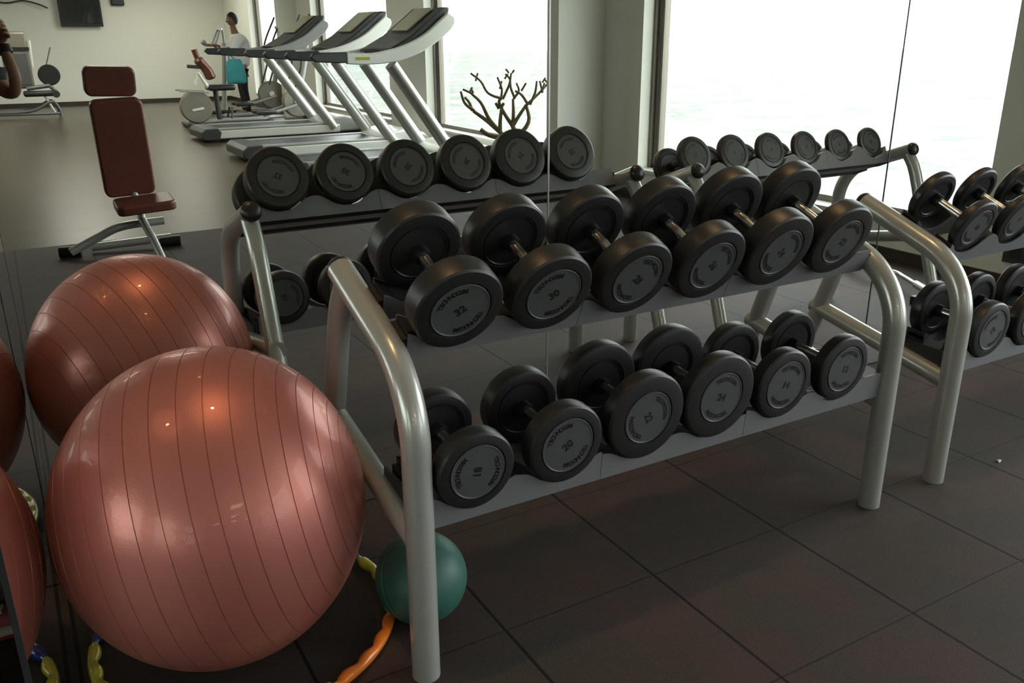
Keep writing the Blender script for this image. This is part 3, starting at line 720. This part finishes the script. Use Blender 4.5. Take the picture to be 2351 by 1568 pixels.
b.build('branches', 'bark', t)

# ------------------------------------------------------------------ people
def skinned(name, pts, edges, m, parent=None, sub=2, root=0):
    """pts: list of (co, radius_x, radius_y)"""
    me = bpy.data.meshes.new(name); me.from_pydata([tuple(p[0]) for p in pts], edges, [])
    o = bpy.data.objects.new(name, me); COL.objects.link(o)
    sk = o.modifiers.new('skin', 'SKIN'); sk.use_smooth_shade = True
    if not me.skin_vertices: bpy.context.view_layer.objects.active = o
    for i, p in enumerate(pts):
        v = me.skin_vertices[0].data[i]; v.radius = (p[1], p[2] if len(p) > 2 else p[1]); v.use_root = (i == root)
    ss = o.modifiers.new('sub', 'SUBSURF'); ss.levels = sub; ss.render_levels = sub
    dg = bpy.context.evaluated_depsgraph_get(); dg.update()
    me2 = bpy.data.meshes.new_from_object(o.evaluated_get(dg)); bpy.data.objects.remove(o)
    me2.name = name; me2.materials.clear(); me2.materials.append(MT[m]); me2.shade_smooth()
    o = bpy.data.objects.new(name, me2); COL.objects.link(o)
    if parent is not None: o.parent = parent; o.matrix_parent_inverse = WM(parent).inverted()
    return o
def chain(P, E, start, items):
    """append a chain of (co, r[, r2]) hanging from index start"""
    k = start
    for it in items:
        P.append(it); E.append((k, len(P)-1)); k = len(P)-1
    return k
def head_mesh(c, fw, up, s=1.0):
    """head ellipsoid with nose, brow, jaw, ears; fw: facing, up"""
    fw = V(fw).normalized(); up = V(up).normalized(); sd = fw.cross(up).normalized(); up = sd.cross(fw)
    vs = []; fs = []; nu, nv = 28, 20
    for j in range(nv+1):
        ph = -pi/2+pi*j/nv
        for i in range(nu):
            a = 2*pi*i/nu; x = cos(ph)*cos(a); y = cos(ph)*sin(a); z = sin(ph)
            w = .075; d = .098; h = .118
            if z < 0: w *= 1-.28*(-z)**1.2; d2 = d*(1-.12*(-z))
            else: d2 = d
            px, py, pz = x*d2, y*w, z*h
            f = max(0, x)
            px += .026*f**6*math.exp(-((z+.10)/.17)**2)*math.exp(-(y/.20)**2)*1.1      # nose
            px += .008*f*math.exp(-((z+.55)/.12)**2)                                   # lips and chin
            px += .006*f*math.exp(-((z-.25)/.10)**2)                                   # brow
            px -= .010*math.exp(-((z-.08)/.09)**2)*math.exp(-((abs(y)-.35)/.14)**2)*f  # eye sockets
            vs.append(V(c)+(fw*px+sd*py+up*pz)*s)
    for j in range(nv):
        for i in range(nu): fs.append((j*nu+i, j*nu+(i+1) % nu, (j+1)*nu+(i+1) % nu, (j+1)*nu+i))
    b = MB().add(vs, fs)
    for q in (-1, 1):
        cc = V(c)+(sd*q*.076+up*(-.005)-fw*.008)*s
        mx = Matrix(((fw.x, sd.x, up.x, cc.x), (fw.y, sd.y, up.y, cc.y), (fw.z, sd.z, up.z, cc.z), (0, 0, 0, 1)))
        b.lathe([(0, -.03*s), (.012*s, -.024*s), (.017*s, .0), (.014*s, .022*s), (0, .03*s)], 10, mx, 1, .45)
    return b, fw, sd, up
def hair_cap(c, fw, sd, up, parent, s=1.0):
    vs = []; fs = []; nu, nv = 28, 14
    for j in range(nv+1):
        for i in range(nu):
            a = 2*pi*i/nu; lo = -.30 if cos(a) < .1 else (.10 + .42*max(0, cos(a)))
            lo = lo if cos(a) >= .1 else (-.75 if cos(a) < -.4 else -.30)
            ph = math.asin(max(-.99, min(.99, lo)))+(pi/2-math.asin(max(-.99, min(.99, lo))))*j/nv
            x, y, z = cos(ph)*cos(a), cos(ph)*sin(a), sin(ph)
            k = 1+.02*sin(7*a+3*ph)
            vs.append(V(c)+(fw*(x*.108-.004)+sd*y*.088+up*(z*.134))*s*k)
    for j in range(nv):
        for i in range(nu): fs.append((j*nu+i, j*nu+(i+1) % nu, (j+1)*nu+(i+1) % nu, (j+1)*nu+i))
    MB().add(vs, fs).build('hair', 'hair', parent, ang=70)
def eyes(c, fw, sd, up, parent, s=1.0):
    for q in (-1, 1):
        cc = V(c)+(fw*.083+sd*q*.031+up*.010)*s
        MB().lathe([(0, -.010*s), (.009*s, -.005*s), (.011*s, 0), (.009*s, .005*s), (0, .010*s)], 12, T(*cc)).build('eye', 'paper', parent)
def hand_chain(P, E, wrist_i, wrist, dirv, side, palm_n, curl=.6, s=1.0):
    """palm and five fingers"""
    d = V(dirv).normalized(); sd = V(side).normalized(); n = V(palm_n).normalized(); W_ = V(wrist)
    P.append((W_+d*.045*s, .030*s, .017*s)); E.append((wrist_i, len(P)-1)); pi_ = len(P)-1
    L = [.072, .080, .075, .060]
    for k in range(4):
        off = sd*(.030-.020*k)*s; base = W_+d*.088*s+off
        a1, a2 = curl*.7, curl*1.6
        p1 = base+(d*cos(a1*.5)+n*sin(a1*.5))*L[k]*.5*s; p2 = p1+(d*cos(a1)+n*sin(a1))*L[k]*.35*s; p3 = p2+(d*cos(a2)+n*sin(a2))*L[k]*.3*s
        chain(P, E, pi_, [(base, .0105*s), (p1, .0092*s), (p2, .0085*s), (p3, .0070*s)])
    tb = W_+d*.028*s+sd*.034*s
    chain(P, E, pi_, [(tb, .012*s), (tb+(d*.5+sd*.75+n*.3)*.032*s, .0105*s), (tb+(d*.85+sd*.8+n*.55)*.052*s, .0085*s)])

def person_bg():
    # standing man, facing -x, leaning on handlebars, bag on the arm
    X, TT = 4.38, 18.35; Y = yr(TT); G = lambda x, y, z: V((X+x, Y+y, z))
    t = thing('person', (X, Y, 0), 'person in white shirt and black trousers standing side-on by the exercise bikes', 'person')
    # body in one mesh; near side is +y
    P = [(G(0, 0, .98), .13, .15)]; E = []
    ch = chain(P, E, 0, [(G(.02, 0, 1.12), .125, .145), (G(.035, 0, 1.28), .13, .16), (G(.0, 0, 1.46), .11, .17), (G(-.045, 0, 1.57), .07, .075), (G(-.07, 0, 1.66), .066, .068), (G(-.078, 0, 1.75), .06, .06)])
    top = 3
    for s in (-1, 1):
        e = chain(P, E, top, [(G(-.01, s*.19, 1.49), .06), (G(-.13, s*.23, 1.30), .045), (G(-.20, s*.24, 1.21), .04), (G(-.34, s*.21, 1.27), .032), (G(-.44, s*.17, 1.34), .025)])
        hand_chain(P, E, e, G(-.44, s*.17, 1.34), (-1, 0, .25), (0, -s*1, .1), (0, 0, -1), 1.1)
        f = chain(P, E, 0, [(G(0, s*.095, .88), .095, .09), (G(.0, s*.10, .50), .062), (G(.03, s*.10, .28), .058), (G(.03, s*.10, .085), .04), (G(-.10, s*.11, .045), .042, .035), (G(-.17, s*.115, .035), .03, .025)])
    body = skinned('body', P, E, 'skin', t)
    hb, fw, sd, up = head_mesh(G(-.085, 0, 1.80), (-1, .05, -.12), (-.05, 0, 1)); hb.build('head', 'skin', body, ang=70)
    hair_cap(G(-.078, 0, 1.815), fw, sd, up, body); eyes(G(-.085, 0, 1.80), fw, sd, up, body)
    # shirt
    P = [(G(.0, 0, .90), .185, .20)]; E = []
    chain(P, E, 0, [(G(.02, 0, 1.10), .185, .20), (G(.035, 0, 1.28), .205, .24), (G(.0, 0, 1.44), .20, .27), (G(-.03, 0, 1.535), .10, .115), (G(-.045, 0, 1.585), .066, .070)])
    for s in (-1, 1):
        chain(P, E, 3, [(G(-.01, s*.18, 1.47), .115), (G(-.13, s*.23, 1.30), .08), (G(-.20, s*.24, 1.215), .068), (G(-.33, s*.213, 1.265), .045), (G(-.40, s*.185, 1.31), .038)])
    skinned('shirt', P, E, 'shirt', t)
    P = [(G(0, 0, .96), .140, .160)]; E = []
    for s in (-1, 1):
        chain(P, E, 0, [(G(0, s*.095, .86), .108, .10), (G(.0, s*.10, .50), .078), (G(.03, s*.10, .28), .072), (G(.03, s*.10, .07), .070)])
    skinned('trousers', P, E, 'trouser', t)
    for s in (-1, 1):
        b = loft([(-.13, .03, .0, .05), (-.10, .04, 0, .07), (-.02, .038, 0, .08), (.06, .045, 0, .06), (.13, .035, 0, .04), (.15, .015, .005, .03)])
        mx = T(X-.03, Y+s*.105, 0) @ RZ(pi); b.v = [tuple(mx @ V(q)) for q in b.v]; b.build('shoe', 'black', t)
    # bag
    bt = thing('shoulder_bag', (X-.20, Y+.34, .78), 'turquoise cloth bag hanging from the arm of the person in white', 'bag')
    b = MB(); n = 18; secs = [(.64, .15, .05), (.67, .17, .075), (.80, .165, .085), (.95, .15, .07), (1.05, .125, .045), (1.08, .10, .025)]
    vs = []; fs = []
    for j, (z, wx, wy) in enumerate(secs):
        for k in range(n):
            a = 2*pi*k/n; cx, sy_ = cos(a), sin(a)
            vs.append((X-.20+math.copysign(abs(cx)**.6, cx)*wx*1.12*(1+.05*sin(3*a+j)), Y+.37+math.copysign(abs(sy_)**.7, sy_)*wy, z+.012*sin(5*a)))
    for j in range(len(secs)-1):
        for k in range(n): fs.append((j*n+k, j*n+(k+1) % n, (j+1)*n+(k+1) % n, (j+1)*n+k))
    fs.append(tuple(range(n-1, -1, -1))); fs.append(tuple(range((len(secs)-1)*n, len(secs)*n)))
    b.add(vs, fs).build('pouch', 'bag', bt, ang=60)
    MB().tube(smooth([(X-.29, Y+.36, 1.05), (X-.29, Y+.31, 1.17), (X-.27, Y+.22, 1.31), (X-.26, Y+.20, 1.20), (X-.16, Y+.35, 1.05)], 5), .012, 8).build('strap', 'bag', bt)
    # second, darker bag seen beside it
person_bg()

def photographer():
    # stands behind the lens; camera axes
    r, u, f = CAM_R, CAM_U, CAM_F
    C0 = CAM_P - f*.03
    t = thing('person', (-.30, -.30, 0), 'person in charcoal t-shirt holding a camera to the face at the far left', 'person')
    hip = V((-.36, -.30, .95)); ch_ = V((-.20, -.30, 1.33)); nk = V((-.10, -.24, 1.46)); hd = V((-.075, -.155, 1.565))
    HR_ = C0 + r*.135 - f*.05 + u*.03      # right hand on the grip
    HL_ = C0 - r*.03 - f*.03 - u*.075       # left hand under the lens
    P = [(hip, .13, .16)]; E = []
    chain(P, E, 0, [(hip.lerp(ch_, .45), .12, .15), (ch_, .12, .165), (nk, .055, .06), (nk.lerp(hd, .5), .05, .052)])
    e = chain(P, E, 2, [(ch_+V((.17, -.03, .05)), .055), (V((.07, -.20, 1.24)), .042), (V((.105, -.14, 1.235)), .030), (V((.120, -.105, 1.32)), .031), (HR_-u*.075+r*.02-f*.01, .023)])
    hand_chain(P, E, e, HR_-u*.075+r*.02-f*.01, u*.72+f*.62-r*.1, u*.62-f*.72, -r*1.0, 1.25)
    e = chain(P, E, 2, [(ch_+V((-.17, -.03, .05)), .06), (V((-.30, -.18, 1.18)), .045), (V((-.22, -.12, 1.20)), .04), (V((-.12, -.09, 1.29)), .033), (HL_-u*.05-r*.05, .025)])
    hand_chain(P, E, e, HL_-u*.05-r*.05, u*.5+r*.85, f*1.0, u*.8-r*.3, .7)
    for s in (-1, 1):
        x = hip.x+s*.10
        chain(P, E, 0, [(V((x, -.30, .86)), .09), (V((x, -.30, .48)), .06), (V((x, -.33, .27)), .055), (V((x, -.34, .08)), .04), (V((x, -.24, .045)), .042, .035), (V((x, -.17, .035)), .03, .025)])
    body = skinned('body', P, E, 'skin', t)
    hb, fw, sd, up = head_mesh(hd, f+V((0, 0, .05)), u); hb.build('head', 'skin', body, ang=70); hair_cap(hd+up*.012, fw, sd, up, body); eyes(hd, fw, sd, up, body)
    P = [(hip+V((0, 0, -.03)), .15, .175)]; E = []
    chain(P, E, 0, [(hip.lerp(ch_, .45), .14, .165), (ch_, .14, .18), (nk+V((0, -.01, -.03)), .07, .075)])
    chain(P, E, 2, [(ch_+V((.17, -.03, .05)), .075), (V((.02, -.25, 1.32)), .062), (V((.05, -.222, 1.27)), .058)])
    chain(P, E, 2, [(ch_+V((-.17, -.03, .05)), .075), (V((-.29, -.20, 1.23)), .064)])
    skinned('tshirt', P, E, 'tshirt', t)
    P = [(hip+V((0, 0, -.02)), .14, .165)]; E = []
    for s in (-1, 1):
        x = hip.x+s*.10; chain(P, E, 0, [(V((x, -.30, .84)), .105), (V((x, -.30, .48)), .078), (V((x, -.33, .27)), .072), (V((x, -.34, .07)), .07)])
    skinned('trousers', P, E, 'trouser', t)
    for s in (-1, 1):
        b = loft([(-.13, .03, .0, .05), (-.10, .04, 0, .07), (-.02, .038, 0, .08), (.06, .045, 0, .06), (.13, .035, 0, .04), (.15, .015, .005, .03)])
        mx = T(hip.x+s*.10, -.28, 0) @ RZ(pi/2); b.v = [tuple(mx @ V(q)) for q in b.v]; b.build('shoe', 'black', t)
    # watch on the right wrist
    w0 = V((.120, -.105, 1.32)).lerp(HR_-u*.075+r*.02-f*.01, .75); dd = (HR_-u*.075+r*.02-f*.01-V((.120, -.105, 1.32))).normalized()
    MB().tube([w0-dd*.018, w0+dd*.018], .036, 20).build('wrist_strap', 'black', t)
    # camera
    c = thing('photo_camera', C0-f*.06, 'black camera with a short lens held up by the photographer', 'camera')
    M3 = Matrix(((r.x, u.x, f.x, 0), (r.y, u.y, f.y, 0), (r.z, u.z, f.z, 0), (0, 0, 0, 1)))
    def pl(b): b.v = [tuple(C0 - f*.075 + M3.to_3x3() @ V(q)) for q in b.v]; return b
    pl(MB().bb(-.08, .09, -.05, .05, -.03, .025)).build('camera_body', 'black', c, bevel=.01, seg=3)
    pl(MB().bb(.06, .112, -.045, .045, -.02, .045)).build('grip', 'dgrey', c, bevel=.01, seg=3)
    pl(MB().bb(-.025, .025, .04, .072, -.03, .03)).build('viewfinder', 'black', c, bevel=.01, seg=3)
    pl(MB().lathe([(0, .025), (.034, .025), (.034, .060), (.031, .066), (.026, .066), (.024, .055), (0, .055)], 36)).build('lens', 'tv', c)
photographer()
